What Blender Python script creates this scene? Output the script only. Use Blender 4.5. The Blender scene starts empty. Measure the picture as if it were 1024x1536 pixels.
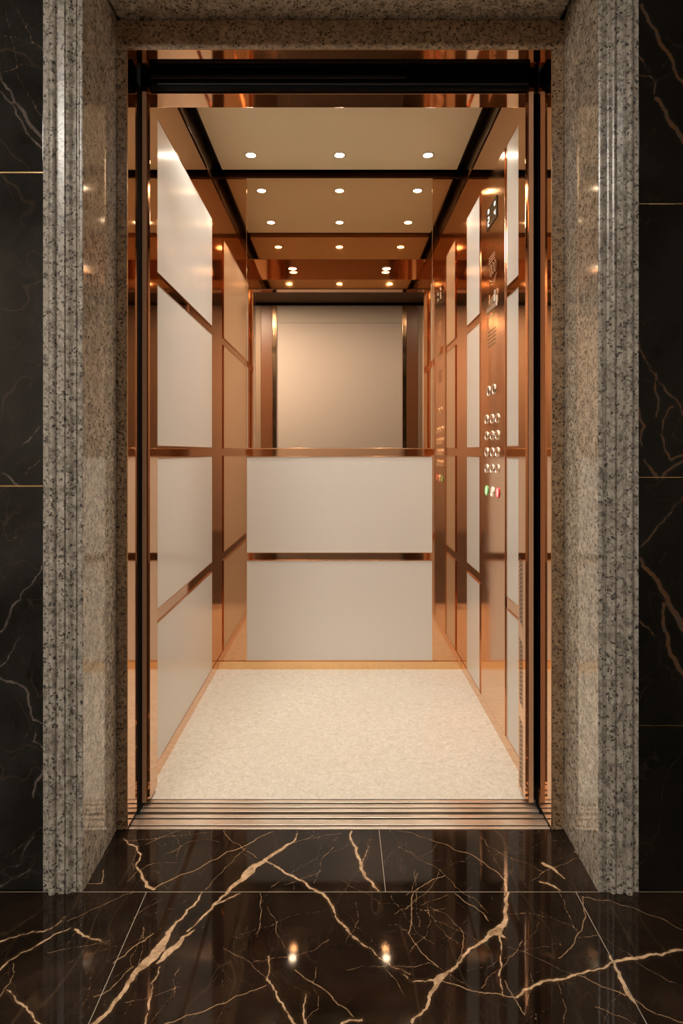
import bpy, bmesh, math, random
import numpy as np
from mathutils import Vector, Matrix

random.seed(7)
rng = np.random.RandomState(11)
scene = bpy.context.scene
COL = scene.collection

# ------------------------------------------------------------------ frame of the place
F = 960.0            # focal length in pixels of a 1024 wide frame
U = 0.0032           # metres per unit
DB = F * U           # distance camera -> back wall of the lift car (m)
HC = 325 * U         # camera height (m)
CX, CY = 509.0, 678.0

def P(ux, d, uz):
    return Vector((ux * U, d * DB, HC + uz * U))
def Zu(uz):
    return HC + uz * U

# ------------------------------------------------------------------ object helpers
def link(o):
    COL.objects.link(o); return o

def tag(o, label=None, cat=None, group=None, kind=None):
    if label: o['label'] = label
    if cat: o['category'] = cat
    if group: o['group'] = group
    if kind: o['kind'] = kind
    return o

def thing(name, label, cat, loc=(0, 0, 0), group=None):
    o = bpy.data.objects.new(name, None)
    o.empty_display_size = 0.05
    o.location = loc
    link(o)
    return tag(o, label, cat, group)

class MB:
    def __init__(self):
        self.bm = bmesh.new()
    def _merge(self, b):
        me = bpy.data.meshes.new('tmp')
        b.to_mesh(me); b.free()
        self.bm.from_mesh(me)
        bpy.data.meshes.remove(me)
    def box(self, a, b, bevel=0.0, seg=2):
        t = bmesh.new()
        bmesh.ops.create_cube(t, size=1.0)
        lo = Vector([min(a[i], b[i]) for i in range(3)]); hi = Vector([max(a[i], b[i]) for i in range(3)])
        for v in t.verts:
            v.co = Vector([lo[i] + (v.co[i] + 0.5) * (hi[i] - lo[i]) for i in range(3)])
        if bevel > 0:
            bmesh.ops.bevel(t, geom=t.edges[:], offset=bevel, segments=seg, profile=0.5, affect='EDGES')
        self._merge(t); return self
    def ubox(self, x0, x1, d0, d1, z0, z1, bevel=0.0):
        return self.box(P(x0, d0, z0), P(x1, d1, z1), bevel)
    def prism(self, pts, vec):
        """pts: closed loop of 3-D points, extruded by vec"""
        t = bmesh.new()
        a = [t.verts.new(p) for p in pts]
        b = [t.verts.new(Vector(p) + Vector(vec)) for p in pts]
        n = len(pts)
        t.faces.new(a); t.faces.new(b[::-1])
        for i in range(n):
            j = (i + 1) % n
            t.faces.new((a[j], a[i], b[i], b[j]))
        bmesh.ops.recalc_face_normals(t, faces=t.faces[:])
        self._merge(t); return self
    def lathe(self, prof, origin, axis='z', n=40, sx=1.0, sy=1.0):
        """prof: list of (r, h). axis: direction of h"""
        t = bmesh.new()
        rings = []
        for r, h in prof:
            ring = []
            for k in range(n):
                a = 2 * math.pi * k / n
                p, q = r * math.cos(a) * sx, r * math.sin(a) * sy
                if axis == 'z': c = Vector((p, q, h))
                elif axis == 'x': c = Vector((h, p, q))
                else: c = Vector((p, h, q))
                ring.append(t.verts.new(Vector(origin) + c))
            rings.append(ring)
        for i in range(len(rings) - 1):
            for k in range(n):
                m = (k + 1) % n
                t.faces.new((rings[i][k], rings[i][m], rings[i + 1][m], rings[i + 1][k]))
        if prof[0][0] > 1e-6: t.faces.new(rings[0][::-1])
        if prof[-1][0] > 1e-6: t.faces.new(rings[-1])
        bmesh.ops.remove_doubles(t, verts=t.verts[:], dist=1e-6)
        bmesh.ops.recalc_face_normals(t, faces=t.faces[:])
        self._merge(t); return self
    def ring(self, origin, axis, r0, r1, h, n=40, sx=1.0, sy=1.0):
        """flat ring between radii r0<r1, thickness h"""
        prof = [(r0, 0), (r1, 0), (r1, h * 0.6), (r1 - (r1 - r0) * .3, h), (r0 + (r1 - r0) * .3, h), (r0, h * .6)]
        t = bmesh.new(); rings = []
        for r, hh in prof:
            ring = []
            for k in range(n):
                a = 2 * math.pi * k / n
                # keep band width constant on ovals
                p, q = math.cos(a) * (r + (sx - 1) * r1), math.sin(a) * (r + (sy - 1) * r1)
                if axis == 'z': c = Vector((p, q, hh))
                elif axis == 'x': c = Vector((hh, p, q))
                else: c = Vector((p, hh, q))
                ring.append(t.verts.new(Vector(origin) + c))
            rings.append(ring)
        m_ = len(prof)
        for i in range(m_):
            for k in range(n):
                m = (k + 1) % n
                t.faces.new((rings[i][k], rings[i][m], rings[(i + 1) % m_][m], rings[(i + 1) % m_][k]))
        bmesh.ops.recalc_face_normals(t, faces=t.faces[:])
        self._merge(t); return self
    def build(self, name, mat, parent=None, smooth=False):
        me = bpy.data.meshes.new(name)
        if smooth:
            for f in self.bm.faces: f.smooth = True
        if parent is not None:
            off = parent.matrix_world.translation if parent.parent is None else None
        self.bm.to_mesh(me); self.bm.free()
        if mat: me.materials.append(mat)
        o = bpy.data.objects.new(name, me)
        if parent is not None:
            # meshes are written in place coordinates; shift into the parent's frame
            root = Vector(parent['_w']) if '_w' in parent else Vector(parent.location)
            me.transform(Matrix.Translation(-root))
            o['_w'] = tuple(root)
            o.parent = parent
            if parent.type != 'EMPTY':
                # parent mesh has identity offset inside its thing
                pass
        link(o)
        if smooth:
            try:
                me.set_sharp_from_angle(angle=math.radians(35))
            except Exception:
                pass
        return o

def struct(mb, name, mat, smooth=False):
    return tag(mb.build(name, mat, None, smooth), kind='structure')

def copy_tree(o, parent=None):
    c = o.copy(); COL.objects.link(c); c.parent = parent
    for ch in [k for k in COL.objects if k.parent == o]:
        copy_tree(ch, c)
    return c

# ------------------------------------------------------------------ materials
def new_mat(name):
    m = bpy.data.materials.new(name); m.use_nodes = True
    nt = m.node_tree
    b = nt.nodes['Principled BSDF']
    return m, nt, b

def N(nt, typ, **kw):
    n = nt.nodes.new(typ)
    for k, v in kw.items():
        if k in n.inputs: n.inputs[k].default_value = v
        else: setattr(n, k, v)
    return n

def ramp(nt, src, stops):
    r = nt.nodes.new('ShaderNodeValToRGB')
    el = r.color_ramp.elements
    while len(el) > 1: el.remove(el[0])
    el[0].position = stops[0][0]; el[0].color = (*stops[0][1], 1)
    for p, c in stops[1:]:
        e = el.new(p); e.color = (*c, 1)
    nt.links.new(src, r.inputs['Fac'])
    return r.outputs['Color']

def mixc(nt, fac, a, b, mode='MIX'):
    m = nt.nodes.new('ShaderNodeMix'); m.data_type = 'RGBA'; m.blend_type = mode
    for sock, v in ((m.inputs[0], fac), (m.inputs[6], a), (m.inputs[7], b)):
        if hasattr(v, 'is_output'): nt.links.new(v, sock)
        elif isinstance(v, (int, float)): sock.default_value = v
        else: sock.default_value = (*v, 1)
    return m.outputs[2]

def math_(nt, op, a, b=None, clamp=False):
    m = nt.nodes.new('ShaderNodeMath'); m.operation = op; m.use_clamp = clamp
    for i, v in enumerate((a, b)):
        if v is None: continue
        if hasattr(v, 'is_output'): nt.links.new(v, m.inputs[i])
        else: m.inputs[i].default_value = v
    return m.outputs[0]

def maprange(nt, v, a, b, c=0.0, d=1.0, smooth=True):
    m = nt.nodes.new('ShaderNodeMapRange')
    if smooth: m.interpolation_type = 'SMOOTHSTEP'
    nt.links.new(v, m.inputs['Value'])
    m.inputs['From Min'].default_value = a; m.inputs['From Max'].default_value = b
    m.inputs['To Min'].default_value = c; m.inputs['To Max'].default_value = d
    return m.outputs['Result']

def metal(name, col, rough, bump=0.0, aniso=0.0):
    m, nt, b = new_mat(name)
    b.inputs['Base Color'].default_value = (*col, 1)
    b.inputs['Metallic'].default_value = 1.0
    b.inputs['Roughness'].default_value = rough
    # faint wear in the polish
    tc = N(nt, 'ShaderNodeTexCoord')
    no = N(nt, 'ShaderNodeTexNoise', Scale=6.0, Detail=3.0)
    nt.links.new(tc.outputs['Object'], no.inputs['Vector'])
    r = maprange(nt, no.outputs['Fac'], 0.35, 0.7, rough * 0.8, rough * 1.25)
    nt.links.new(r, b.inputs['Roughness'])
    if bump > 0:
        n2 = N(nt, 'ShaderNodeTexNoise', Scale=2.2, Detail=1.0)
        nt.links.new(tc.outputs['Object'], n2.inputs['Vector'])
        bp = N(nt, 'ShaderNodeBump', Strength=bump, Distance=0.01)
        nt.links.new(n2.outputs['Fac'], bp.inputs['Height'])
        nt.links.new(bp.outputs['Normal'], b.inputs['Normal'])
    return m

def plain(name, col, rough, spec=0.5, metallic=0.0):
    m, nt, b = new_mat(name)
    b.inputs['Base Color'].default_value = (*col, 1)
    b.inputs['Roughness'].default_value = rough
    b.inputs['Specular IOR Level'].default_value = spec
    b.inputs['Metallic'].default_value = metallic
    return m

def emit(name, col, strength):
    m, nt, b = new_mat(name)
    b.inputs['Base Color'].default_value = (0.8, 0.8, 0.8, 1)
    b.inputs['Emission Color'].default_value = (*col, 1)
    b.inputs['Emission Strength'].default_value = strength
    return m

def granite(name, rough, tint=(1, 1, 1)):
    m, nt, b = new_mat(name)
    tc = N(nt, 'ShaderNodeTexCoord')
    co = tc.outputs['Object']
    def T(c): return tuple(c[i] * tint[i] for i in range(3))
    big = N(nt, 'ShaderNodeTexNoise', Scale=26.0, Detail=5.0, Roughness=0.65)
    nt.links.new(co, big.inputs['Vector'])
    base = ramp(nt, big.outputs['Fac'], [(0.30, T((.28, .245, .20))), (0.48, T((.43, .385, .315))), (0.62, T((.54, .49, .41))), (0.75, T((.62, .58, .50)))])
    med = N(nt, 'ShaderNodeTexNoise', Scale=75.0, Detail=4.0, Roughness=0.7)
    nt.links.new(co, med.inputs['Vector'])
    gm = maprange(nt, med.outputs['Fac'], 0.50, 0.58)
    c1 = mixc(nt, math_(nt, 'MULTIPLY', gm, 0.85), base, T((.19, .17, .145)))
    # crystal flecks
    vo = N(nt, 'ShaderNodeTexVoronoi', Scale=150.0)
    wn = N(nt, 'ShaderNodeTexNoise', Scale=70.0, Detail=2.0)
    nt.links.new(co, wn.inputs['Vector'])
    vm = N(nt, 'ShaderNodeVectorMath', operation='MULTIPLY_ADD')
    nt.links.new(wn.outputs['Color'], vm.inputs[0]); vm.inputs[1].default_value = (.02, .02, .02)
    nt.links.new(co, vm.inputs[2])
    nt.links.new(vm.outputs[0], vo.inputs['Vector'])
    sep = N(nt, 'ShaderNodeSeparateColor'); nt.links.new(vo.outputs['Color'], sep.inputs[0])
    dark = maprange(nt, sep.outputs[0], 0.70, 0.75)
    near = maprange(nt, vo.outputs['Distance'], 0.55, 0.40)
    c2 = mixc(nt, math_(nt, 'MULTIPLY', math_(nt, 'MULTIPLY', dark, near), .92), c1, T((.05, .048, .045)))
    lt = maprange(nt, sep.outputs[1], 0.80, 0.86)
    c3 = mixc(nt, math_(nt, 'MULTIPLY', math_(nt, 'MULTIPLY', lt, near), .5), c2, T((.72, .68, .60)))
    nt.links.new(c3, b.inputs['Base Color'])
    b.inputs['Roughness'].default_value = rough
    b.inputs['IOR'].default_value = 1.55
    return m

def marble(name, dark, dark2, vein_a, vein_b, hair, rough, hair_amt=0.8, vein_gain=1.0, spec=0.5):
    """dark marble; 'vein' point attribute = distance to the nearest vein edge (mm)"""
    m, nt, b = new_mat(name)
    tc = N(nt, 'ShaderNodeTexCoord'); co = tc.outputs['Object']
    cl = N(nt, 'ShaderNodeTexNoise', Scale=5.0, Detail=6.0, Roughness=0.6, Distortion=0.6)
    nt.links.new(co, cl.inputs['Vector'])
    base = ramp(nt, cl.outputs['Fac'], [(0.35, dark), (0.55, tuple((dark[i] + dark2[i]) / 2 for i in range(3))), (0.72, dark2)])
    # hairline veining: ridges of warped noise
    col = base
    for sc, wdt, amt, seedv in ((3.1, 0.006, 0.55, 3.0), (7.0, 0.008, 0.42, 9.0), (15.0, 0.010, 0.30, 17.0)):
        mp = N(nt, 'ShaderNodeMapping'); mp.inputs['Location'].default_value = (seedv, seedv * 2, seedv * .7)
        mp.inputs['Rotation'].default_value = (0.0, 0.0, 0.75 + seedv * .12)
        mp.inputs['Scale'].default_value = (1.0, 0.30, 1.0)
        nt.links.new(co, mp.inputs['Vector'])
        no = N(nt, 'ShaderNodeTexNoise', Scale=sc, Detail=2.5, Roughness=0.5, Distortion=0.0)
        nt.links.new(mp.outputs[0], no.inputs['Vector'])
        r = math_(nt, 'ABSOLUTE', math_(nt, 'SUBTRACT', no.outputs['Fac'], 0.5))
        ln = maprange(nt, r, wdt, 0.0)
        msk = N(nt, 'ShaderNodeTexNoise', Scale=4.0 + seedv * .2, Detail=2.0)
        nt.links.new(mp.outputs[0], msk.inputs['Vector'])
        mk = maprange(nt, msk.outputs['Fac'], 0.46, 0.62)
        f = math_(nt, 'MULTIPLY', math_(nt, 'MULTIPLY', ln, mk), amt * hair_amt)
        col = mixc(nt, f, col, hair)
    # tiny crystals
    vo = N(nt, 'ShaderNodeTexVoronoi', Scale=120.0); nt.links.new(co, vo.inputs['Vector'])
    dots = maprange(nt, vo.outputs['Distance'], 0.12, 0.05)
    sep = N(nt, 'ShaderNodeSeparateColor'); nt.links.new(vo.outputs['Color'], sep.inputs[0])
    rare = maprange(nt, sep.outputs[0], 0.78, 0.86)
    col = mixc(nt, math_(nt, 'MULTIPLY', math_(nt, 'MULTIPLY', dots, rare), .5 * hair_amt), col, hair)
    # drawn veins
    at = N(nt, 'ShaderNodeAttribute', attribute_name='vein')
    n1 = N(nt, 'ShaderNodeTexNoise', Scale=55.0, Detail=5.0, Roughness=0.65)
    nt.links.new(co, n1.inputs['Vector'])
    dd = math_(nt, 'ADD', at.outputs['Fac'], math_(nt, 'MULTIPLY', math_(nt, 'SUBTRACT', n1.outputs['Fac'], 0.5), 7.0))
    core = maprange(nt, dd, 0.7, -0.5)
    glow = maprange(nt, dd, 9.0, 0.0)
    n2 = N(nt, 'ShaderNodeTexNoise', Scale=40.0, Detail=4.0, Roughness=0.7)
    nt.links.new(co, n2.inputs['Vector'])
    vcol = ramp(nt, n2.outputs['Fac'], [(0.32, vein_b), (0.55, vein_a), (0.7, tuple(min(1, c * 1.25) for c in vein_a))])
    col = mixc(nt, math_(nt, 'MULTIPLY', math_(nt, 'MULTIPLY', glow, n1.outputs['Fac']), 0.16 * vein_gain), col, vein_b)
    col = mixc(nt, math_(nt, 'MULTIPLY', core, 0.95 * vein_gain, clamp=True), col, vcol)
    # second family of drawn veins (fine)
    at2 = N(nt, 'ShaderNodeAttribute', attribute_name='fine')
    dd2 = math_(nt, 'ADD', at2.outputs['Fac'], math_(nt, 'MULTIPLY', math_(nt, 'SUBTRACT', n1.outputs['Fac'], 0.5), 1.6))
    core2 = maprange(nt, dd2, 0.5, -0.4)
    col = mixc(nt, math_(nt, 'MULTIPLY', core2, 0.75 * vein_gain, clamp=True), col, hair)
    # joints
    at3 = N(nt, 'ShaderNodeAttribute', attribute_name='joint')
    jn = maprange(nt, at3.outputs['Fac'], 0.95, 0.55)
    col = mixc(nt, jn, col, (.42, .35, .28))
    nt.links.new(col, b.inputs['Base Color'])
    b.inputs['Roughness'].default_value = rough
    b.inputs['IOR'].default_value = 1.5
    b.inputs['Specular IOR Level'].default_value = spec
    return m

def terrazzo(name):
    m, nt, b = new_mat(name)
    tc = N(nt, 'ShaderNodeTexCoord'); co = tc.outputs['Object']
    n1 = N(nt, 'ShaderNodeTexNoise', Scale=55.0, Detail=5.0, Roughness=0.7, Distortion=1.2)
    nt.links.new(co, n1.inputs['Vector'])
    base = ramp(nt, n1.outputs['Fac'], [(0.3, (.56, .50, .41)), (0.5, (.70, .645, .555)), (0.68, (.80, .76, .68))])
    n2 = N(nt, 'ShaderNodeTexNoise', Scale=3.0, Detail=2.0)
    nt.links.new(co, n2.inputs['Vector'])
    base2 = mixc(nt, maprange(nt, n2.outputs['Fac'], .4, .65, 0, .25), base, (.66, .60, .50))
    vo = N(nt, 'ShaderNodeTexVoronoi', Scale=130.0); nt.links.new(co, vo.inputs['Vector'])
    sep = N(nt, 'ShaderNodeSeparateColor'); nt.links.new(vo.outputs['Color'], sep.inputs[0])
    f = math_(nt, 'MULTIPLY', maprange(nt, sep.outputs[0], .78, .84), maprange(nt, vo.outputs['Distance'], .45, .3))
    c = mixc(nt, math_(nt, 'MULTIPLY', f, .5), base2, (.88, .85, .79))
    nt.links.new(c, b.inputs['Base Color'])
    b.inputs['Roughness'].default_value = 0.38
    return m

def frosted(name, col, rough, coat=0.0):
    """back painted satin glass"""
    m, nt, b = new_mat(name)
    tc = N(nt, 'ShaderNodeTexCoord'); co = tc.outputs['Object']
    n1 = N(nt, 'ShaderNodeTexNoise', Scale=900.0, Detail=1.0)
    nt.links.new(co, n1.inputs['Vector'])
    c = ramp(nt, n1.outputs['Fac'], [(0.3, tuple(x * .965 for x in col)), (0.7, col)])
    nt.links.new(c, b.inputs['Base Color'])
    b.inputs['Roughness'].default_value = rough
    b.inputs['IOR'].default_value = 1.5
    return m

COPPER = metal('polished_copper', (.725, .43, .245), 0.05, bump=0.008)
COPPERB = metal('brushed_copper', (.76, .46, .265), 0.12, bump=0.012)
COPEDGE = metal('copper_bead', (.90, .58, .34), 0.16)
GOLD = metal('golden_skirting', (.88, .58, .30), 0.20)
BRONZEM = metal('bronze_mirror', (.83, .665, .50), 0.012)
SILLM = metal('sill_aluminium', (.78, .70, .60), 0.40)
STEEL = metal('satin_steel', (.78, .72, .64), 0.34)
DARKB = metal('dark_bronze', (.10, .045, .022), 0.22)
BLACKP = plain('black_paint', (.002, .002, .002), 0.45, 0.05)
BLACKR = plain('black_rubber', (.002, .002, .002), 0.6, 0.04)
GROOVE = plain('groove_dark', (.02, .014, .010), 0.5, 0.3)
BRASS = metal('brass_strip', (.80, .56, .26), 0.25)
CREAM = plain('cream_ceiling', (.70, .64, .47), 0.55, 0.3)
FROST = frosted('satin_glass', (.67, .635, .59), 0.21)
GRAN = granite('granite_moulded_dim', 0.24, (.90, .90, .90))  # same stone, tint darkened so the casing front sits dimmer than the reveal
GRANP_LIT = granite('granite_polished_lit', 0.08, (1.16, 1.14, 1.10))  # lighter tint puts the stronger light on the reveal into the stone colour
GRANS_SHADE = granite('granite_stop_shaded', 0.25, (.72, .52, .36))  # brown tint paints in the dim, warm shade on the recessed stop
TERR = terrazzo('beige_terrazzo')
FLOORM = marble('brown_marble', (.009, .0055, .0035), (.034, .020, .0125), (.66, .44, .26), (.26, .14, .065), (.50, .31, .165), 0.045, hair_amt=.10, spec=.30)
WALLM = marble('black_marble', (.0065, .006, .0045), (.014, .012, .009), (.095, .048, .022), (.065, .055, .045), (.12, .085, .05), 0.12, hair_amt=.22, spec=.22)
WALLG = marble('black_marble_grey', (.010, .0095, .0078), (.030, .029, .026), (.13, .105, .085), (.06, .052, .045), (.24, .16, .085), 0.07, hair_amt=.25, spec=.42)
BEIGE = plain('beige_plaster', (.62, .53, .475), 0.8, 0.2)
BEIGE2 = plain('beige_plaster_band', (.60, .52, .45), 0.8, 0.2)
DARKC = plain('dark_soffit', (.05, .035, .025), 0.7, 0.2)
LAMPW = emit('downlight_lens', (1.0, .88, .69), 55.0)
LAMPS = emit('added_soffit_lens', (1.0, .91, .76), 85.0)
LOBBYL = emit('lobby_lamp', (1.0, .93, .84), 30.0)
WHITEG = emit('display_glyph', (1.0, .95, .86), 1.3)
SCREEN = plain('display_glass', (.035, .028, .020), 0.12, 0.6)
ETCHL = metal('etched_light', (.80, .60, .42), 0.45)
ETCHD = plain('etched_dark', (.22, .12, .06), 0.6, 0.2)
GREENL = emit('green_button', (.10, .85, .16), 0.55)
REDL = emit('red_button', (1.0, .035, .05), 0.75)
YELL = emit('amber_button', (.95, .62, .25), 0.35)

# ------------------------------------------------------------------ camera
cam_d = bpy.data.cameras.new('camera')
cam = link(bpy.data.objects.new('camera', cam_d))
cam.location = (0, 0, HC)
cam.rotation_euler = (math.radians(90), 0, 0)
cam_d.sensor_fit = 'HORIZONTAL'
cam_d.sensor_width = 36.0
cam_d.lens = 36.0 * F / 1024.0
cam_d.shift_x = (512 - CX) / 1024.0
cam_d.shift_y = -(768 - CY) / 1024.0
cam_d.clip_start = 0.02
scene.camera = cam

# ------------------------------------------------------------------ vein drawing
def wiggle(pts, amp, depth):
    pts = [np.array(p, float) for p in pts]
    for _ in range(depth):
        out = [pts[0]]
        for a, b in zip(pts[:-1], pts[1:]):
            t = b - a; L = np.hypot(*t) + 1e-9
            n = np.array([-t[1], t[0]]) / L
            m = (a + b) / 2 + n * rng.uniform(-1, 1) * amp * L
            out += [m, b]
        pts = out
    return pts

def grid_sheet(name, mat, us, vs, to3, veins, fines, joints, px2uv):
    """a sheet of vertices; veins = [(pixel polyline, width mm)]"""
    nu, nv = len(us), len(vs)
    A, B = np.meshgrid(us, vs, indexing='ij')
    co = to3(A.ravel(), B.ravel())
    def field(lines, clipv, amp):
        D = np.full((nu, nv), clipv, np.float32)
        for pts, w in lines:
            ws = w if isinstance(w, (list, tuple)) else [w] * len(pts)
            ps = [np.array([*px2uv(*p), q]) for p, q in zip(pts, ws)]
            xy = wiggle([p[:2] for p in ps], amp, 3)
            ww = np.interp(np.linspace(0, len(ps) - 1, len(xy)), range(len(ps)), ws)
            for i in range(len(xy) - 1):
                a, b = xy[i], xy[i + 1]
                R = (clipv + max(ww[i], ww[i + 1])) / 1000.0
                i0, i1 = np.searchsorted(us, [min(a[0], b[0]) - R, max(a[0], b[0]) + R])
                j0, j1 = np.searchsorted(vs, [min(a[1], b[1]) - R, max(a[1], b[1]) + R])
                if i1 <= i0 or j1 <= j0: continue
                X = A[i0:i1, j0:j1]; Y = B[i0:i1, j0:j1]
                t = b - a; L2 = (t ** 2).sum() + 1e-12
                s = np.clip(((X - a[0]) * t[0] + (Y - a[1]) * t[1]) / L2, 0, 1)
                dist = np.hypot(X - a[0] - s * t[0], Y - a[1] - s * t[1]) * 1000 - (ww[i] * (1 - s) + ww[i + 1] * s) / 2
                D[i0:i1, j0:j1] = np.minimum(D[i0:i1, j0:j1], dist)
        return D
    V = field(veins, 14.0, .12); Fi = field(fines, 6.0, .10)
    J = np.full((nu, nv), 6.0, np.float32)
    for kind, val, lo, hi in joints:
        if kind == 'u': d = np.where((B >= lo) & (B <= hi), np.abs(A - val) * 1000, 6.0)
        else: d = np.where((A >= lo) & (A <= hi), np.abs(B - val) * 1000, 6.0)
        J = np.minimum(J, d)
    idx = np.arange(nu * nv).reshape(nu, nv)
    q = np.stack([idx[:-1, :-1], idx[1:, :-1], idx[1:, 1:], idx[:-1, 1:]], -1).reshape(-1, 4)
    me = bpy.data.meshes.new(name)
    me.vertices.add(nu * nv); me.vertices.foreach_set('co', co.astype(np.float32).ravel())
    me.loops.add(q.size); me.loops.foreach_set('vertex_index', q.ravel().astype(np.int32))
    me.polygons.add(len(q)); me.polygons.foreach_set('loop_start', np.arange(0, q.size, 4, dtype=np.int32))
    me.polygons.foreach_set('loop_total', np.full(len(q), 4, np.int32))
    me.update(calc_edges=True)
    for nm, arr in (('vein', V), ('fine', Fi), ('joint', np.minimum(J, 6.0))):
        at = me.attributes.new(nm, 'FLOAT', 'POINT'); at.data.foreach_set('value', arr.ravel().astype(np.float32))
    me.materials.append(mat)
    me.validate()
    return me

def skirted(me, thickness_vec):
    """give the sheet a real thickness"""
    bm = bmesh.new(); bm.from_mesh(me)
    be = [e for e in bm.edges if e.is_boundary]
    r = bmesh.ops.extrude_edge_only(bm, edges=be)
    nv = [g for g in r['geom'] if isinstance(g, bmesh.types.BMVert)]
    for v in nv: v.co += Vector(thickness_vec)
    bm.to_mesh(me); bm.free()

# ---- lobby floor -------------------------------------------------
def fpx(x, y):
    d = 325.0 / (y - CY)
    return ((x - CX) * d * U, d * DB)
def Lz(pts, s=2.0, ox=0, oy=1150): return [(ox + x / s, oy + y / s) for x, y in pts]
def Rz(pts): return Lz(pts, 2.0, 512, 1150)
veinsF = [
 (Lz([(250, 800), (285, 770), (330, 730), (365, 680), (400, 625), (440, 585), (480, 545), (500, 512), (530, 465), (560, 430), (595, 400), (605, 376)]), [8, 8, 7, 8, 10, 20, 22, 12, 5, 4, 4, 2]),
 (Lz([(470, 590), (500, 562), (520, 545), (550, 510), (585, 488)]), [4, 14, 14, 7, 1]),
 (Lz([(640, 412), (690, 365), (725, 340), (745, 318), (770, 295), (800, 275), (840, 250), (880, 225), (892, 198)]), [3, 8, 12, 24, 14, 9, 9, 4, 1]),
 (Lz([(560, 495), (640, 415), (720, 380)]), [2, 6, 1]),
 (Lz([(800, 285), (850, 315), (900, 340), (945, 370), (985, 400), (1005, 440), (1030, 475), (1054, 505), (1099, 540)]), [4, 5, 5, 6, 6, 4, 3, 2, 1.5]),
 (Lz([(370, 215), (410, 240), (422, 262), (410, 290), (425, 325), (440, 360), (462, 368)]), [2, 4, 3, 3, 5, 8, 6]),
 (Lz([(225, 488), (250, 508), (300, 520), (325, 530)]), [5, 4, 3, 1]),
 (Lz([(0, 610), (60, 560), (120, 530), (170, 500), (212, 482)]), [3, 2.5, 2.5, 2, 1]),
 (Lz([(0, 525), (60, 505), (130, 495), (175, 470), (195, 450)]), [2.5, 2, 2, 1.5, 1]),
 (Lz([(805, 570), (800, 640), (830, 690), (860, 735), (890, 780)]), [2, 2.5, 3, 3.5, 4]),
 (Lz([(430, 780), (445, 710), (455, 650), (480, 600)]), [3, 3, 2, 2]),
 (Lz([(20, 670), (60, 710), (95, 740), (125, 775)]), [2, 3, 3, 3]),
 (Lz([(915, 680), (910, 720), (918, 775)]), [3, 3, 3]),
 (Rz([(30, 195), (45, 260), (60, 310), (90, 345), (110, 372)]), [5, 6, 8, 6, 5]),
 (Rz([(60, 305), (70, 270), (82, 238)]), [5, 2, 1]),
 (Rz([(500, 378), (496, 415), (492, 445), (478, 478), (465, 495), (440, 510), (400, 540), (372, 562), (350, 590), (318, 615), (296, 632), (282, 660), (262, 705), (240, 740), (212, 768)]), [5, 7, 7, 12, 20, 8, 5, 4, 5, 6, 14, 8, 5, 4, 4]),
 (Rz([(470, 495), (490, 512)]), [12, 4]),
 (Rz([(525, 692), (580, 655), (640, 640), (700, 625), (750, 612), (805, 590)]), [4, 5, 5, 4, 3, 3]),
 (Rz([(805, 588), (850, 578), (910, 570), (960, 565), (1024, 550)]), [4, 6, 7, 4, 5]),
 (Rz([(805, 568), (825, 610), (850, 660), (880, 708)]), [4, 6, 7, 5]),
 (Rz([(605, 290), (640, 310), (668, 335)]), [9, 7, 2]),
 (Rz([(595, 345), (640, 360), (655, 372)]), [4, 6, 2]),
 (Rz([(700, 255), (718, 275)]), [4, 1]),
 (Rz([(296, 632), (250, 645), (215, 645), (185, 622)]), [4, 3, 2, 1]),
 (Rz([(470, 500), (480, 560), (476, 610), (485, 690)]), [3, 2, 2, 2]),
 (Rz([(0, 465), (30, 505), (75, 540), (110, 570), (150, 600), (205, 622)]), [3, 3, 2.5, 2.5, 2, 1]),
 (Rz([(0, 770), (60, 760)]), [4, 3]),
]
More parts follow.
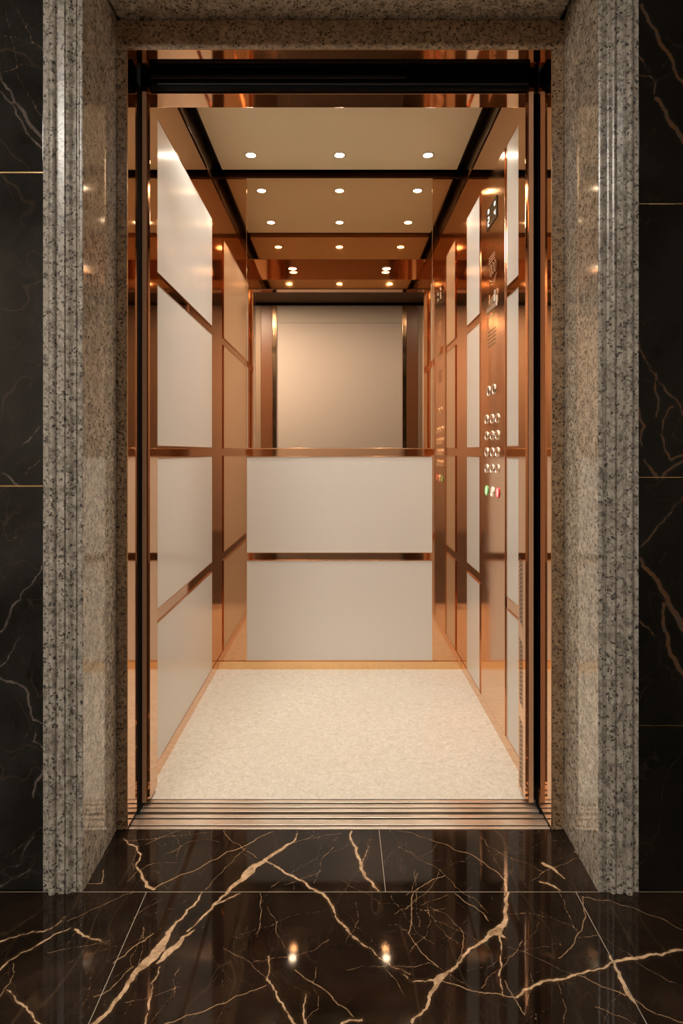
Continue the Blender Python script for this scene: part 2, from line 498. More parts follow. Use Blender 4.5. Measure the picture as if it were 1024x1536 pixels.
finesF = [
 (Lz([(462, 365), (500, 345), (560, 320), (620, 290), (680, 255), (740, 235), (820, 195)]), [3, 2.2, 2.2, 2, 2.5, 2.2, 1.5]),
 (Lz([(670, 192), (720, 235), (745, 255), (770, 275)]), 1.6),
 (Lz([(380, 222), (470, 215), (560, 205), (620, 198)]), 1.0),
 (Lz([(740, 240), (700, 280), (650, 330), (615, 370)]), 1.2),
 (Lz([(780, 380), (785, 430), (770, 510)]), 1.4), (Lz([(800, 420), (830, 470), (855, 545)]), 1.2),
 (Lz([(670, 545), (720, 570), (770, 610), (800, 640)]), 1.4),
 (Lz([(800, 655), (740, 680), (690, 700), (640, 720), (560, 745), (480, 775)]), 1.8),
 (Lz([(885, 610), (940, 650), (1000, 700), (1060, 750)]), 2.0),
 (Lz([(200, 465), (270, 430), (330, 405), (400, 378)]), 1.0), (Lz([(340, 590), (400, 540), (460, 500)]), 2.2),
 (Lz([(280, 690), (330, 670), (400, 600)]), 1.6), (Lz([(40, 590), (30, 650), (0, 690)]), 1.5), (Lz([(310, 310), (305, 350), (250, 345)]), 2),
 (Lz([(880, 230), (930, 215), (1024, 200)]), 1.0), (Lz([(1000, 240), (960, 300), (940, 350)]), 1.0),
 (Lz([(520, 690), (520, 640), (540, 600)]), 1.0), (Lz([(140, 560), (240, 540), (330, 520)]), 1.0),
 (Rz([(497, 375), (490, 340), (440, 300), (400, 270), (340, 250), (270, 220), (165, 190)]), [2.5, 2.5, 2, 2, 2, 1.5, 1.2]),
 (Rz([(215, 380), (210, 440), (200, 500), (235, 550), (290, 600)]), 2.0),
 (Rz([(710, 625), (780, 660), (870, 690), (920, 730), (1024, 768)]), 2.0),
 (Rz([(720, 390), (800, 400), (880, 425), (960, 455), (1024, 490)]), 1.8),
 (Rz([(725, 390), (727, 460), (700, 520), (650, 575)]), 1.6),
 (Rz([(340, 380), (400, 420), (440, 462)]), 2.0), (Rz([(215, 378), (270, 340), (310, 325)]), 1.6),
 (Rz([(265, 420), (310, 440), (360, 490), (365, 540), (345, 590)]), 1.4),
 (Rz([(490, 640), (515, 690), (550, 745)]), 1.8), (Rz([(420, 210), (440, 240), (500, 270), (560, 290), (610, 320)]), 1.2),
 (Rz([(170, 240), (240, 280), (310, 325), (340, 360), (440, 440)]), 1.2), (Rz([(300, 640), (360, 660), (430, 680), (520, 692)]), 2.2),
 (Rz([(130, 600), (165, 640), (190, 690)]), 1.2), (Rz([(250, 430), (290, 480), (350, 530)]), 1.0), (Rz([(760, 720), (860, 760), (900, 780)]), 1.4),
 (Rz([(860, 560), (940, 620), (1024, 660)]), 1.2), (Rz([(500, 540), (560, 560), (620, 590), (700, 625)]), 1.2),
]
for k in range(170):
    x, y = rng.uniform(-.62, .62), rng.uniform(1.10, 1.75)
    th = rng.choice([rng.normal(.7, .3), rng.normal(2.3, .35), rng.normal(1.5, .5)])
    pts = []
    for q in range(rng.randint(3, 7)):
        pts.append((x, y)); L = rng.uniform(.015, .06)
        th += rng.normal(0, .28); x += L * math.cos(th); y += L * math.sin(th)
    pxs = [(CX + a / U * DB / max(b, .5), CY + 325 * DB / max(b, .5)) for a, b in pts]
    finesF.append((pxs, float(rng.choice([-.1, .1, .4, .9]))))
xs = np.concatenate([np.linspace(-2.6, -.80, 10)[:-1], np.arange(-.80, .80, .0019), np.linspace(.80, 2.6, 10)])
yj = 0.4925 * DB
ys = np.concatenate([np.linspace(-2.45, 1.08, 14)[:-1], np.arange(1.08, .5735 * DB, .0019), [.5740 * DB]])
def f3(a, b): return np.stack([a, b, np.zeros_like(a)], -1)
ys = np.unique(np.concatenate([ys, [yj]]))
jx1, jx2 = -142.5 * U, 174.5 * U
jointsF = [('v', yj, -5, 5), ('u', jx1, -5, yj), ('u', jx2, -5, yj), ('u', 34 * U, yj, 5), ('u', -283 * U, yj, 5), ('u', 350 * U, yj, 5),
           ('v', yj - 317 * U, -5, 5), ('v', yj - 634 * U, -5, 5), ('v', yj - 951 * U, -5, 5)]
xs = np.unique(np.concatenate([xs, [jx1, jx2, 34 * U]]))
me = grid_sheet('floor', FLOORM, xs, ys, f3, veinsF, finesF, jointsF, fpx)
skirted(me, (0, 0, -0.03))
tag(link(bpy.data.objects.new('floor', me)), kind='structure')

# ---- front lobby walls (black marble) ----------------------------------
DW = 0.4945
def wpx(x, y): return ((x - CX) * DW * U, HC + (CY - y) * DW * U)
def w3(a, b): return np.stack([a, np.full_like(a, DW * DB), b], -1)
def Wl(pts): return [(x / 5.12, y / 5.12) for x, y in pts]
veinsL = [
 ([(0, 108), (8, 128), (18, 142), (28, 160), (40, 178), (52, 195), (66, 212)], [2, 5, 6, 6, 6, 8, 8]),
 ([(0, 135), (12, 150), (24, 172), (38, 195), (52, 212), (66, 225)], [2, 3, 3, 4, 5, 4]),
 ([(60, 640), (44, 660), (30, 672)], [2, 2.5, 1]), ([(0, 708), (14, 716), (30, 729)], [2, 4, 3]),
 ([(66, 842), (50, 872), (30, 900), (10, 935), (0, 948)], [2, 3, 4, 5, 4]),
 ([(0, 1016), (20, 1024), (40, 1036), (45, 1060), (50, 1080), (62, 1085)], [5, 5, 5, 4, 4, 4]),
 ([(55, 1090), (50, 1112), (66, 1122)], [2, 3, 4]), ([(66, 1150), (56, 1170), (50, 1196)], [4, 5, 4]),
 ([(50, 1255), (36, 1275), (24, 1300)], [3, 4, 1]), ([(0, 1330), (20, 1315), (45, 1305), (66, 1312)], [2, 2, 2, 1]),
 ([(0, 1000), (20, 975), (30, 955)], [2, 2, 1]),
]
finesL = [
 (Wl([(40, 20), (55, 150), (80, 280), (110, 380), (130, 520)]), 1.6), (Wl([(50, 5), (130, 70), (190, 180), (250, 320), (330, 390)]), 1.8),
 (Wl([(0, 260), (90, 280), (180, 315), (260, 330), (330, 380)]), 1.4), (Wl([(130, 560), (170, 640), (215, 720), (270, 810), (325, 905)]), 1.8),
 (Wl([(40, 550), (130, 520), (170, 490), (265, 505)]), 1.5), (Wl([(310, 50), (230, 150), (150, 270)]), .8), (Wl([(20, 1350), (70, 1450), (110, 1545)]), 1.2),
 ([(20, 520), (40, 540), (62, 548)], 1.0), ([(60, 690), (30, 720), (0, 740)], 1.0), ([(0, 800), (30, 805), (45, 830)], .9), ([(50, 560), (45, 620)], .6),
 ([(0, 1150), (30, 1130), (50, 1085)], .7), ([(0, 1290), (30, 1270), (64, 1240)], .8), ([(10, 610), (30, 650), (0, 690)], .6),
]
veinsR = [
 ([(962, 8), (975, 35), (988, 60), (1004, 82), (1010, 100), (1018, 118), (1030, 135)], [7, 7, 8, 8, 7, 6, 8]),
 ([(984, 148), (994, 160), (1000, 175), (1010, 190), (1024, 212)], [9, 6, 9, 10, 10]), ([(958, 85), (968, 100), (975, 110)], [4, 3, 2]), ([(958, 112), (972, 114), (982, 122), (981, 140)], [2, 2, 3, 3]),
 ([(956, 505), (968, 540), (985, 568), (1004, 592), (1024, 622)], [3, 3, 4, 4, 4]), ([(1008, 610), (994, 632), (996, 672), (1006, 690), (1030, 680)], [5, 3, 4, 6, 4]),
 ([(958, 612), (966, 640), (962, 668)], [6, 6, 3]), ([(966, 690), (985, 716)], [3, 8]), ([(993, 716), (1010, 700), (1030, 690)], [5, 6, 5]), ([(984, 560), (988, 600), (984, 625)], [3, 5, 3]),
 ([(1024, 745), (1000, 775), (975, 805), (957, 822)], [2, 3, 4, 3]), ([(960, 838), (975, 860), (992, 885), (1006, 912), (1030, 950)], [7, 9, 10, 12, 14]),
 ([(957, 930), (975, 945), (984, 955)], [3, 2, 1]), ([(995, 905), (1000, 950), (1024, 1010)], [5, 8, 10]),
]
finesR = [
 ([(1002, 805), (998, 830), (990, 846)], 1.0), ([(978, 1015), (964, 1035), (958, 1050)], 1.0), ([(985, 985), (1000, 1000), (1024, 1018)], 1.2), ([(970, 1050), (1000, 1070)], .9),
 ([(975, 110), (996, 98), (1000, 92)], .9), ([(987, 105), (982, 130)], .9), ([(980, 225), (974, 265), (966, 295)], .5), ([(957, 1300), (985, 1250), (1000, 1160), (1024, 1130)], .9),
 ([(980, 180), (1018, 218)], .7), ([(957, 1180), (990, 1210), (1024, 1230)], .7), ([(957, 380), (990, 420), (1024, 450)], .5),
]
zs_fine = np.arange(0.0, Zu(690 * DW), .0028)
zs = np.concatenate([zs_fine, np.linspace(Zu(692 * DW), 3.0, 8)])
eL = -219.4 * U; eR = 221.6 * U
xL = np.concatenate([np.linspace(-2.6, eL - .12, 6)[:-1], np.arange(eL - .12, eL - .002, .0028), [eL]])
xR = np.concatenate([[eR], np.arange(eR + .002, eR + .12, .0028), np.linspace(eR + .12, 2.6, 6)])
me = grid_sheet('wall_front_left', WALLG, xL, zs, w3, veinsL, finesL, [], wpx)
skirted(me, (0, 0.30, 0)); tag(link(bpy.data.objects.new('wall_front_left', me)), kind='structure')
me = grid_sheet('wall_front_right', WALLM, xR, zs, w3, veinsR, finesR, [], wpx)
skirted(me, (0, 0.30, 0)); tag(link(bpy.data.objects.new('wall_front_right', me)), kind='structure')
struct(MB().box((eL, DW * DB, Zu(400.5)), (eR, DW * DB + .30, 3.0)), 'wall_front_top', WALLG)
tn = 0
for side, ypix, mt in (('L', 259, BRASS), ('L', 729, BRASS), ('R', 306, BRASS), ('R', 716, BRASS), ('R', 1088, BRASS)):
    tn += 1
    z = HC + (CY - ypix) * DW * U
    h = .0016 if side == 'L' else .0009
    xa, xb = ((-2.6, eL - .0004) if side == 'L' else (eR + .0004, 2.6))
    struct(MB().box((xa, DW * DB - .0012, z - h), (xb, DW * DB - .0001, z + h)), 'trim_%d' % tn, mt)

# ---- rest of the lobby -----------------------------------------------------
YB = -1.75 * DB * .43      # opposite lobby wall
YB = -2.3
LZ = 3.0
struct(MB().box((-2.72, YB - .1, 0), (-2.6, DW * DB + .3, LZ)), 'wall_lobby_left', WALLG)
struct(MB().box((2.6, YB - .1, 0), (2.72, DW * DB + .3, LZ)), 'wall_lobby_right', WALLG)
struct(MB().box((-2.72, YB - .1, LZ), (2.72, DW * DB + .3, LZ + .08)), 'ceiling_lobby', plain('lobby_ceiling', (.14, .085, .05), .8, .2))
struct(MB().box((-2.6, YB - .1, 0), (2.6, YB, LZ)), 'wall_opposite', BEIGE)
struct(MB().box((-2.6, YB + .0005, 2.74), (2.6, YB + .010, 2.965)), 'trim_6', BEIGE2)
struct(MB().box((-2.6, YB + .0005, 2.9655), (2.6, YB + .03, LZ - .0005)), 'trim_7', BLACKP)

# boards added on the unseen opposite wall to imitate side-wall reflections in the mirror
kO = (2 - YB / DB) * U      # metres per mirror pixel offset at that wall
def add_reflection_board(name, x0, x1, mat, label, thick=.03):
    t = thing(name, label, 'added wall panel', ((x0 + x1) / 2, YB, 0), 'boards added behind the viewer to imitate mirror reflections')
    MB().box((x0, YB + .0106, .0005), (x1, YB + thick, 2.963), .002).build('board', mat, t)
    return t
for s, sd in ((-1, 'left'), (1, 'right')):
    add_reflection_board('reflection_board', s * 94 * kO, s * 100 * kO, COPEDGE, 'narrow copper strip added to imitate a pillar reflected in the mirror, %s side' % sd)
    add_reflection_board('reflection_board', s * 100.3 * kO, s * 117 * kO, plain('red_copper_%s' % sd, (.20, .075, .03), .35), 'dark copper board added outside the copper strip to imitate a reflected side wall, %s side' % sd)
    add_reflection_board('reflection_board', s * 117.3 * kO, s * 190 * kO, plain('satin_board_%s' % sd, (.34, .22, .14), .5), 'pale satin board added outside the dark copper board to imitate reflected side glass, %s side' % sd)

def lobby_lamp(x, y, w, power, label):
    t = thing('ceiling_lamp', label, 'ceiling lamp', (x, y, LZ), None)
    MB().box((x - w / 2 - .02, y - w / 2 - .02, LZ - .03), (x + w / 2 + .02, y + w / 2 + .02, LZ - .0005), .003).build('housing', STEEL, t)
    m = emit('lobby_diffuser', (1.0, .93, .84), power)
    MB().box((x - w / 2, y - w / 2, LZ - .034), (x + w / 2, y + w / 2, LZ - .0302)).build('diffuser', m, t)
lobby_lamp(-1.25, -1.12, .50, 105.0, 'square lamp in the lobby ceiling, left of the viewer')
lobby_lamp(1.25, -1.12, .40, 24.0, 'square lamp in the lobby ceiling, right of the viewer')
lobby_lamp(0.0, -1.12, .50, 20.0, 'large square lamp in the lobby ceiling behind the viewer')

# ------------------------------------------------------------------ granite surround
def casing_profile():
    """(lateral, depth) from the outer wall side to the reveal"""
    p = [(219.0, .4938), (219.0, .4928), (214.2, .4926)]
    for k in range(9):                       # torus
        a = math.pi * k / 8
        p.append((211.4 + 2.8 * math.cos(a), .4914 - .0034 * math.sin(a)))
    p += [(208.4, .4918), (206.9, .4918), (206.6, .4900), (202.3, .4902), (202.0, .4918)]
    for k in range(9):                       # cyma
        t = k / 8
        p.append((201.5 - 7.2 * t, .4906 + .0014 * t - .0014 * math.sin(2 * math.pi * t)))
    p += [(193.9, .4935), (193.2, .4935)]
    for k in range(7):
        a = math.pi * k / 6
        p.append((191.2 + 1.8 * math.cos(a), .4928 - .0010 * math.sin(a)))
    p += [(189.4, .4932)]
    return p
prof = casing_profile()
surround = thing('door_surround', 'speckled beige granite surround with moulded edges framing the lift opening', 'door frame', P(0, .53, -325))
for s in (-1, 1):
    k = 1.0 if s < 0 else 1.009
    front = [P(s * x * k, d, -324.9) for x, d in prof]
    back = [P(s * 190.3 * k, .5005, -324.9), P(s * 218.9 * k, .5005, -324.9)]
    mb = MB(); mb.prism(front + back, (0, 0, 725 * U))
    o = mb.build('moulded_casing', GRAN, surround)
    mb = MB()
    mb.prism([P(s * 189.4 * k, .49325, -324.9), P(s * 190.25 * k, .49325, -324.9), P(s * 190.25 * k, .5006, -324.9), P(s * 218 * k, .5006, -324.9), P(s * 218 * k, .597, -324.9), P(s * 191.8 * k, .597, -324.9), P(s * 191.4 * k, .573, -324.9)], (0, 0, 725 * U))
    mb.build('reveal', GRANP_LIT, surround)
    mb = MB(); mb.ubox(s * 182.5, s * 191.3 * k, .5732, .597, -324.9, 371.6, .0015)
    mb.build('stop', GRANS_SHADE, surround)
mb = MB(); fr = [P(-189.2, d, 371.4 + (x - 189.4)) for x, d in prof]
mb.prism(fr + [P(-189.2, .5005, 372.5), P(-189.2, .5005, 400.4)][::-1], (378.4 * U, 0, 0))
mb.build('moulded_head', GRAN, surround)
MB().prism([P(-189.2, .5006, 372.2), P(-189.2, .597, 372.2), P(-189.2, .597, 400), P(-189.2, .5006, 400)], (378.4 * U, 0, 0)).build('soffit', GRANP_LIT, surround)
MB().ubox(-182.4, 182.4, .5732, .597, 345.9, 371.6, .0015).build('stop_head', GRANS_SHADE, surround)

# ------------------------------------------------------------------ landing frame (copper lining)
lf = thing('landing_frame', 'thin polished copper lining inside the granite opening', 'door frame', P(0, .585, -325))
for s in (-1, 1):
    d1 = .5985 if s < 0 else .6085
    MB().ubox(s * 181.75, s * 182.4, .5728, d1, -321.7, 345.2, .0004).build('jamb', COPPER, lf)
    MB().ubox(s * 181.6, s * 182.45, .5722, .57275, -321.7, 345.2).build('edge_bead', COPEDGE, lf)
MB().ubox(-181.7, 181.7, .5728, .5985, 345.25, 345.85, .0004).build('head', COPPER, lf)
MB().ubox(-181.7, 181.7, .5722, .57275, 345.0, 345.85).build('edge_bead', COPEDGE, lf)

# ------------------------------------------------------------------ sills
def sill(name, label, half, spans, grooves, zt, d0, d1):
    t = thing(name, label, 'sill', P(0, (d0 + d1) / 2, -325))
    mb = MB()
    for a, b in spans: mb.ubox(-half, half, a, b, -325 - 10, zt, .0006)
    mb.build('tread', SILLM, t)
    mb = MB()
    for a, b in grooves: mb.ubox(-half, half, a, b, -325 - 10, zt - 2.6)
    mb.build('groove', GROOVE, t)
def dd(y): return 325.0 / (y - CY)
zt = -325.0
sill('landing_sill', 'grooved metal sill at the edge of the marble floor', 181.9,
     [(dd(1243.3), dd(1239.6)), (dd(1237.3), dd(1229.2)), (dd(1226.4), dd(1221.7))],
     [(dd(1239.6), dd(1237.3)), (dd(1229.2), dd(1226.4))], zt, dd(1243), dd(1222))
# running gap between the two sills
struct(MB().ubox(-190, 190, dd(1221.6), dd(1217.4), -360, -337), 'trim_8', BLACKR)
sill('car_sill', 'grooved metal sill at the front edge of the lift car floor', 180.5,
     [(dd(1217.3), dd(1213.0)), (dd(1210.8), dd(1206.2)), (dd(1203.8), dd(1198.6))],
     [(dd(1213.0), dd(1210.8)), (dd(1206.2), dd(1203.8))], zt, dd(1217), dd(1199))

# ------------------------------------------------------------------ door leaves, parked open
def door(label, s, leaf, edge):
    t = thing('sliding_door', label, 'lift door', P(s * 200, .61, -323))
    for nm, (l0, l1, d0, d1), mt in (('leaf',) + leaf, ('leading_edge',) + edge):
        MB().ubox(s * l0, s * l1, d0, d1, -323.0, 332.0, .0004).build(nm, mt, t)
LEAFEDGE = plain('leaf_edge_copper', (.56, .33, .19), .6, .10)
door('left outer lift door leaf, parked open, showing its narrow black edge', -1, ((184.1, 224, .5989, .6134), COPPER), ((181.6, 184, .5987, .6136), BLACKR))
door('right outer lift door leaf, parked open, showing its broad black edge', 1, ((184.1, 224, .6089, .6318), COPPER), ((181.6, 184, .6087, .6320), BLACKR))
door('left inner lift door leaf, parked open, showing its copper edge', -1, ((181.7, 224, .6139, .6150), COPPER), ((178.1, 181.65, .6138, .6151), LEAFEDGE))
door('right inner lift door leaf, parked open, showing its thin copper edge', 1, ((174.4, 178.5, .6142, .6151), COPPER), ((174.25, 178.6, .6138, .61415), LEAFEDGE))
op = thing('door_operator', 'black door track housing across the top of the lift doorway', 'door track', P(0, .61, 335))
MB().ubox(-181.5, 181.5, .6122, .6150, 353, 420).build('housing', BLACKP, op)
MB().ubox(-174, 174, .6085, .6148, 331.6, 352.5, .001).build('cover', BLACKP, op)
MB().ubox(-172, 60, .6068, .6083, 340, 343.6, .0008).build('track', plain('track_black', (.012, .011, .009), .3, .5), op)
MB().ubox(-166, 172, .6072, .6083, 334.6, 336.6, .0008).build('track', plain('track_black_lower', (.007, .0065, .006), .3, .5), op)
MB().ubox(-230, 230, .5990, .6000, 347, 420).build('back_plate', BLACKR, op)
# shaft side closures that keep the door pockets dark
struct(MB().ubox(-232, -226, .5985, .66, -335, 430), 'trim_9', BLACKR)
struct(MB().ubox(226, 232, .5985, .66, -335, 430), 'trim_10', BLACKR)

# ------------------------------------------------------------------ car shell
W = 183.0
D0, D1 = .6155, .64          # front return
struct(MB().ubox(-W, W, .6229, 1.0, -335, -325.0), 'floor_car', TERR)
struct(MB().ubox(-W - 8, -W, .6405, 1.012, -325, 432), 'wall_left', COPPER)
struct(MB().ubox(W, W + 8, .6405, 1.012, -325, 432), 'wall_right', COPPER)
struct(MB().ubox(-W + .02, W - .02, 1.0, 1.012, -325, 432), 'wall_back', COPPER)
struct(MB().ubox(-W - 8, W + 8, .6155, 1.012, 432.2, 440), 'ceiling_car', DARKC)
struct(MB().ubox(-W + .05, -W + 1.3, .717, .9985, 391, 431.8, .001), 'trim_11', DARKB)
struct(MB().ubox(W - 1.3, W - .05, .717, .9985, 391, 431.8, .001), 'trim_12', DARKB)
struct(MB().ubox(-W + 1.4, W - 1.4, .9965, .9996, 410.3, 431.8, .001), 'trim_13', DARKB)
struct(MB().ubox(-W + .05, -W + .9, .6412, .9985, -325, -311.8, .0006), 'baseboard_left', COPPERB)
struct(MB().ubox(W - .9, W - .05, .6412, .9985, -325, -311.8, .0006), 'baseboard_right', COPPERB)
struct(MB().ubox(-W + 1.0, W - 1.0, .9968, .9998, -325, -313.4, .0006), 'baseboard_back', GOLD)

# front returns
for s, sd in ((-1, 'left'), (1, 'right')):
    lead = 174.9 if s < 0 else 171.6
    t = thing('front_return', ('polished copper post at the left edge of the car opening' if s < 0 else 'polished copper post with rows of slanted vent slots, right edge of the car opening'), 'post', P(s * 178, .628, -325))
    MB().ubox(s * lead, s * (W if s < 0 else 177.2), D0 + .0003, D1 - .0001, -321, 330.4, .00025).build('post', COPPER, t)
    MB().ubox(s * (lead + .3), s * W, D1 + .0001, D1 + .0004, -321, 331.0).build('rear_face', COPPERB, t)
    if s > 0:
        for y0, y1 in ((838, 935), (960, 1056), (1079, 1181)):
            mb = MB()
            n = 15
            for k in range(n):
                y = y0 + (y1 - y0) * (k + .5) / n
                zc = (CY - y) * .632
                for dc, dz in ((.6335, 1.2), (.6275, -1.2)):
                    h = .0026
                    a = P(lead - .12, dc - h, zc + dz - 1.9); b_ = P(lead - .12, dc + h, zc + dz + 1.9)
                    w = Vector((0, 0, .0026))
                    mb.prism([a - w, b_ - w, b_ + w, a + w], (.12 * U - .00005, 0, 0))
            mb.build('vent_slots', GROOVE, t)

hd = thing('car_header', 'polished copper header over the lift car opening with lowered inner soffit', 'header', P(0, .63, 331))
MB().ubox(-W + .1, W - .1, D0, D1, 330.6, 431.9, .0008).build('lintel', COPPER, hd)
MB().ubox(-W + .1, W - .1, D1 + .0002, .7150, 369.6, 431.9, .001).build('inner_soffit', COPPER, hd)
MB().ubox(-W + .1, W - .1, D0 - .0006, D0 - .0001, 330.5, 331.8).build('edge_bead', COPEDGE, hd)

# car ceiling panel
cp = thing('ceiling_panel', 'cream dropped ceiling panel carrying the small downlights', 'ceiling panel', P(0, .85, 416.5))
MB().ubox(-173, 173, .7285, .9835, 416.5, 424, .001).build('panel', CREAM, cp)
MB().ubox(-160, 160, .735, .97, 424.1, 432.0).build('hanger', DARKC, cp)

# ------------------------------------------------------------------ downlights
def downlight(x, d, z, r, mat, label, group, power, rough=.02, half=58):
    c = P(x, d, z)
    t = thing('downlight', label, 'downlight', c, group)
    MB().ring((c.x, c.y, c.z - .0032), 'z', r, r + .006, .003).build('trim_ring', STEEL, t, smooth=True)
    MB().lathe([(0, -.0024), (r * .96, -.0020), (r * .99, -.0002)], c).build('lens', mat, t, smooth=True)
    l = bpy.data.lights.new('downlight_lamp', 'SPOT')
    l.energy = power; l.color = (1.0, .955, .85); l.spot_size = math.radians(2 * half); l.spot_blend = .55
    l.shadow_soft_size = r * .9
    lo = bpy.data.objects.new('downlight_lamp', l); lo.location = (c.x, c.y, c.z - .006); link(lo)
    return t
cols = ((-124, 'left'), (0, 'centre'), (124, 'right'))
for d, rowd in ((.934, 'rear row, nearest the mirror'), (.787, 'front row, behind the header')):
    for x, cd in cols:
        downlight(x, d, 416.5, .021, LAMPW, 'lit round downlight in the cream ceiling panel, %s of the %s' % (cd, rowd), 'downlights in the cream ceiling panel', 17.5, half=56)
for x, cd in ((-95, 'left'), (95, 'right')):  # unseen pair, added so their reflections put two bright spots on the floor
    downlight(x * 94.4 / 95, .653, 369.6, .0235, LAMPS, 'added round downlight under the copper header soffit, %s of the pair' % cd, 'added downlights under the copper header', 7.0, half=50)

# ------------------------------------------------------------------ satin glass panels
rows = [(334, 179, 'topmost'), (168.5, 5.5, 'second from top'), (-5.5, -158, 'third from top'), (-170.5, -311, 'lowest')]
def side_panel(s, d0, d1, z1, z0, label, group):
    zt_ = 1.2; g = .0036
    xo = s * (W - .02)
    c = P(s * W, (d0 + d1) / 2, z0)
    t = thing('glass_panel', label, 'glass panel', c, group)
    MB().ubox(s * (W - 1.0), xo, d0 + .0018, d1 - .0018, z0 + 1.0, z1 - 1.0, .0006).build('glass', FROST, t)
    mb = MB(); bx = s * (W - 1.55)
    dw = .0016
    mb.ubox(bx, xo, d0, d0 + dw, z0, z1, .0006)
    mb.ubox(bx, xo, d1 - dw, d1, z0, z1, .0006)
    mb.ubox(bx, xo, d0 + dw, d1 - dw, z0, z0 + .9, .0006)
    mb.ubox(bx, xo, d0 + dw, d1 - dw, z1 - .9, z1, .0006)
    mb.build('bead', COPPERB, t)
for z1, z0, nm in rows:
    side_panel(-1, .664, .953, z1, z0, '%s pale satin glass panel on the left wall of the lift car' % nm, 'satin glass panels on the left wall')
for z1, z0, nm in rows:
    side_panel(1, .8640, .953, z1, z0, '%s narrow satin glass panel on the right wall, behind the button panel' % nm, 'satin glass panels behind the button panel')
for z1, z0, nm in rows:
    side_panel(1, .664, .7255, z1, z0, '%s narrow satin glass panel on the right wall, nearest the doorway' % nm, 'satin glass panels nearest the doorway')

HB = 139.3
for z1, z0, nm in ((-6.5, -151, 'upper'), (-162, -312.2, 'lower')):
    t = thing('glass_panel', '%s wide pale satin glass panel on the back wall below the mirror' % nm, 'glass panel', P(0, 1, z0), 'satin glass panels on the back wall')
    MB().ubox(-HB + .8, HB - .8, .9972, .9999, z0 + .6, z1 - .6, .0006).build('glass', FROST, t)
    mb = MB()
    for a in (-1, 1): mb.ubox(a * (HB - .75), a * HB, .9962, .9999, z0, z1, .0004)
    mb.ubox(-HB + .76, HB - .76, .9962, .9999, z0, z0 + .55, .0004)
    mb.ubox(-HB + .76, HB - .76, .9962, .9999, z1 - .55, z1, .0004)
    mb.build('bead', COPEDGE, t)
t = thing('mirror', 'tall bronze tinted mirror filling the upper back wall of the lift car', 'mirror', P(0, 1, 6))
MB().ubox(-HB + .7, HB - .7, .9976, .9999, 6.2, 409.6).build('glass', BRONZEM, t)
for a in (-1, 1): MB().ubox(a * (HB - .65), a * HB, .9966, .9999, 6.2, 409.8, .0004).build('edge_strip', COPEDGE, t)
t = thing('rail', 'copper band with a bright top edge under the mirror', 'rail', P(0, 1, 0))
MB().ubox(-HB, HB, .9972, .9999, -5.9, 4.6, .0005).build('band', COPPER, t)
MB().ubox(-HB, HB, .9962, .9999, 4.7, 6.0, .0008).build('top_bead', COPEDGE, t)

# ------------------------------------------------------------------ operating panel
XC = W - 1.35
cop = thing('button_panel', 'tall brushed copper button panel with display on the right wall', 'control panel', P(W, .795, -311))
MB().ubox(XC, W - .02, .7330, .8545, -311, 334, .0012).build('face_plate', COPPERB, cop)
def cd_(x, y):
    d = XC / (x - CX)
    return d, (CY - y) * d
XF = XC * U        # world x of the face
def onface(mb, d, z, wd, hz, th=.0006, bev=0.0):
    """block on the face: centre (depth, z unit), width m, height m"""
    c = P(XC, d, z)
    return mb.box((XF - th, c.y - wd / 2, c.z - hz / 2), (XF - .00002, c.y + wd / 2, c.z + hz / 2), bev)
# display
dA, dB_ = XC / (730.2 - CX), XC / (745.8 - CX)
zc = 283.5
disp = MB(); disp.box((XF - .003, dB_ * DB, Zu(zc - 12.6)), (XF - .00002, dA * DB, Zu(zc + 12.6)), .0008)
disp = disp.build('display', SCREEN, cop)
def seg_digit(mb, y, z, w, h, segs, th):
    """seven segment figure seen from inside the car: +y is the viewer's left"""
    t = w * .24
    S = {'a': (0, h / 2, w, t), 'g': (0, 0, w, t), 'd': (0, -h / 2, w, t), 'f': (w / 2, h / 4, t, h / 2), 'b': (-w / 2, h / 4, t, h / 2), 'e': (w / 2, -h / 4, t, h / 2), 'c': (-w / 2, -h / 4, t, h / 2)}
    for k in segs:
        a, b_, ww, hh = S[k]
        mb.box((XF - th, y + a - ww / 2, z + b_ - hh / 2), (XF - .003, y + a + ww / 2, z + b_ + hh / 2))
g = MB()
yl = XC / (733.6 - CX) * DB; yr = XC / (743.0 - CX) * DB
zl = HC + (CY - 332.5) * XC / (733.6 - CX) * U; zr = HC + (CY - 319) * XC / (743 - CX) * U
seg_digit(g, yl, zl, .020, .030, 'abged', .0034)
g.build('display_figure', WHITEG, disp); g = MB()
g.box((XF - .0034, yl - .010, zl + .031), (XF - .003, yl + .010, zl + .046)); g.build('display_figure', WHITEG, disp); g = MB()
seg_digit(g, yr, zr, .016, .020, 'fgbc', .0034)
g.build('display_figure', WHITEG, disp); g = MB()
g.box((XF - .0034, yr - .010, zr + .028), (XF - .003, yr + .010, zr + .041)); g.build('display_figure', WHITEG, disp)
# etched lettering blocks (too small in the photo to read): fine engraved strokes
def etched(name, mat, x0, x1, y0, y1, lines, seed):
    r = random.Random(seed); mb = MB()
    xm = (x0 + x1) / 2
    da, db = XC / (x0 - CX), XC / (x1 - CX)
    for k in range(lines):
        y = y0 + (y1 - y0) * (k + .5) / lines
        z = (CY - y) * XC / (xm - CX)
        hh = (y1 - y0) / lines * XC / (xm - CX) * U * .42
        p = da * DB
        end = db * DB + r.uniform(0, .012)
        while p > end:
            w = r.uniform(.006, .018)
            c = P(XC, 0, z).z
            mb.box((XF - .00035, max(p - w, end), c - hh / 2), (XF - .00002, p, c + hh / 2))
            p -= w + r.uniform(.003, .006)
    mb.build(name, mat, cop)
etched('etched_notice', ETCHL, 733, 742.3, 381, 393, 3, 1)
etched('etched_notice', ETCHD, 731.5, 744, 492, 520, 5, 2)
etched('etched_notice', ETCHL, 733.2, 741.5, 470.5, 477, 1, 5)
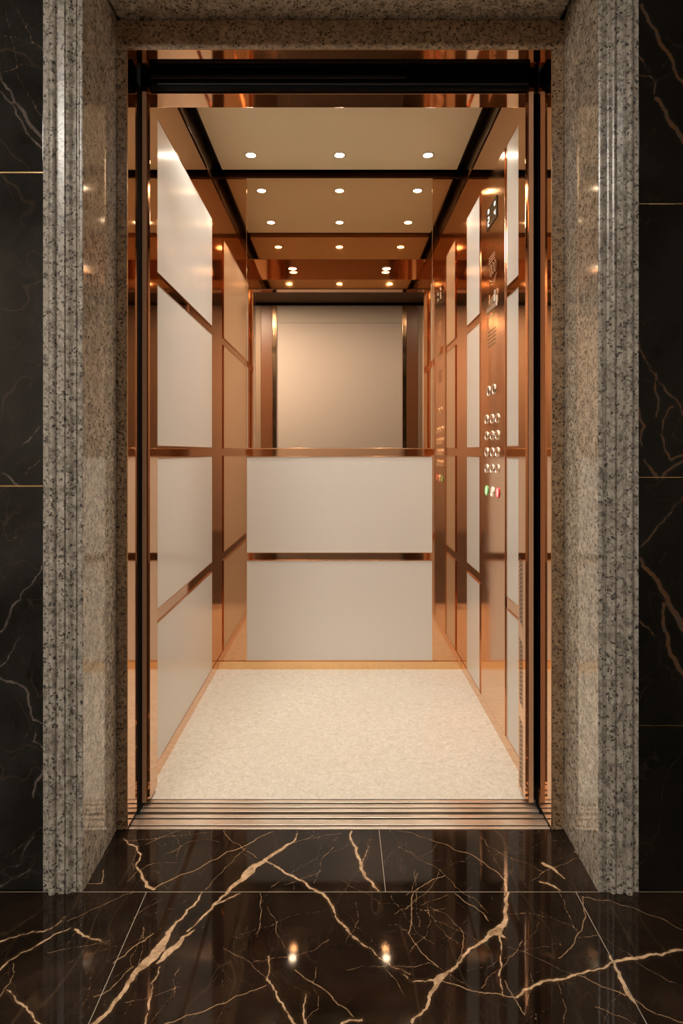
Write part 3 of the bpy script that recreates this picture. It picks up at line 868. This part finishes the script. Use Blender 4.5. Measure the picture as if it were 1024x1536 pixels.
# looped emblem engraved under the first notice
mb = MB()
def stroke(pts, w):
    for (ya, za), (yb, zb) in zip(pts[:-1], pts[1:]):
        a = Vector((XF - .0004, ya, za)); b_ = Vector((XF - .0004, yb, zb))
        t = (b_ - a); L = t.length
        if L < 1e-6: continue
        n = Vector((0, -t.z, t.y)) / L * w / 2
        mb.prism([a - n, b_ - n, b_ + n, a + n], (.00036, 0, 0))
d0_, z0_ = cd_(739, 402)
yc, zc_ = d0_ * DB, Zu(z0_)
for q in (-1, 0, 1):
    stroke([(yc + q * .034 + .013 * math.cos(a), zc_ + .022 * math.sin(a)) for a in [i * math.pi / 8 for i in range(17)]], .0028)
stroke([(yc + .055 - .11 * i / 14, zc_ - .032 - .018 * math.sin(math.pi * i / 14)) for i in range(15)], .0024)
stroke([(yc + .04 - .08 * i / 14, zc_ - .050 - .010 * math.sin(math.pi * i / 14)) for i in range(15)], .0018)
mb.build('etched_emblem', ETCHL, cop)
# key switch plate
d_, z_ = cd_(737.5, 457)
ks = MB(); onface(ks, d_, z_, .150, .040, .0025, .0006); ks = ks.build('key_switch', STEEL, cop)
m2 = MB(); d_, z_ = cd_(734, 452); c = P(XC, d_, z_); m2.box((XF - .009, c.y - .028, c.z - .022), (XF - .0026, c.y + .028, c.z + .018), .002); m2.build('lock_block', COPEDGE, ks)
m2 = MB(); d_, z_ = cd_(741.3, 449.5); c = P(XC, d_, z_); m2.box((XF - .008, c.y - .024, c.z - .012), (XF - .0026, c.y + .024, c.z + .014), .002); m2.build('lock_block', STEEL, ks)
m2 = MB(); d_, z_ = cd_(742.6, 438.5); onface(m2, d_, z_, .020, .017, .004, .001); m2.build('indicator', STEEL, cop)
m2 = MB(); d_, z_ = cd_(745.8, 436.5); onface(m2, d_, z_, .014, .020, .004, .001); m2.build('indicator', COPEDGE, cop)
# push buttons
def button(px, py, rx, rz, cap, ringm, label=None):
    d, z = cd_(px, py); c = P(XC, d, z)
    rt = MB()
    r1 = 0.010
    rt.ring((XF, c.y, c.z), 'x', r1 - .0022, r1, -.0036, 36, 1 + (rx - r1) / r1, 1 + (rz - r1) / r1)
    b_ = rt.build('button', ringm, cop, smooth=True)
    if label: b_['label'] = label
    cm = MB()
    cm.lathe([(1.0, -.00005), (1.0, -.0022), (.86, -.0030), (0.0, -.0034)], (XF, c.y, c.z), 'x', 36, rx - .0034, rz - .0034)
    cm.build('button_cap', cap, b_, smooth=True)
CAPD = metal('cap_dark', (.30, .19, .12), .18)
for px, py in ((733.2, 586.5), (741.0, 583.8)):
    button(px, py, .020, .0200, CAPD, STEEL)
for y in (628, 653, 678, 703):
    for px in (730, 738.2, 746):
        dyx = {730: 1.0, 738.2: 0, 746: -1.0}[px] * (CY - y) / 50.0
        button(px, y - (0 if y > 640 else 0) + dyx * -1 * -1, .0245, .0185, COPPERB, STEEL)
button(730, 735.6, .0245, .0205, GREENL, plain('green_ring', (.16, .45, .14), .3), 'green lit button')
button(738.6, 737.4, .0225, .0205, YELL, STEEL, 'amber lit button')
button(746.6, 739.0, .0230, .0205, REDL, plain('red_ring', (.7, .05, .06), .3), 'red lit button')

# ------------------------------------------------------------------ clean helper props, world, colour
for o in COL.objects:
    if '_w' in o: del o['_w']
w = bpy.data.worlds.new('world'); scene.world = w
w.use_nodes = True
w.node_tree.nodes['Background'].inputs[0].default_value = (.02, .018, .015, 1)
w.node_tree.nodes['Background'].inputs[1].default_value = 0.3
vs = scene.view_settings
vs.view_transform = 'Standard'
vs.look = 'None'
vs.gamma = 1.0
vs.use_curve_mapping = False
vs.exposure = 0.0
try:
    scene.cycles.max_bounces = 16
    scene.cycles.glossy_bounces = 12
    scene.cycles.diffuse_bounces = 5
except Exception:
    pass
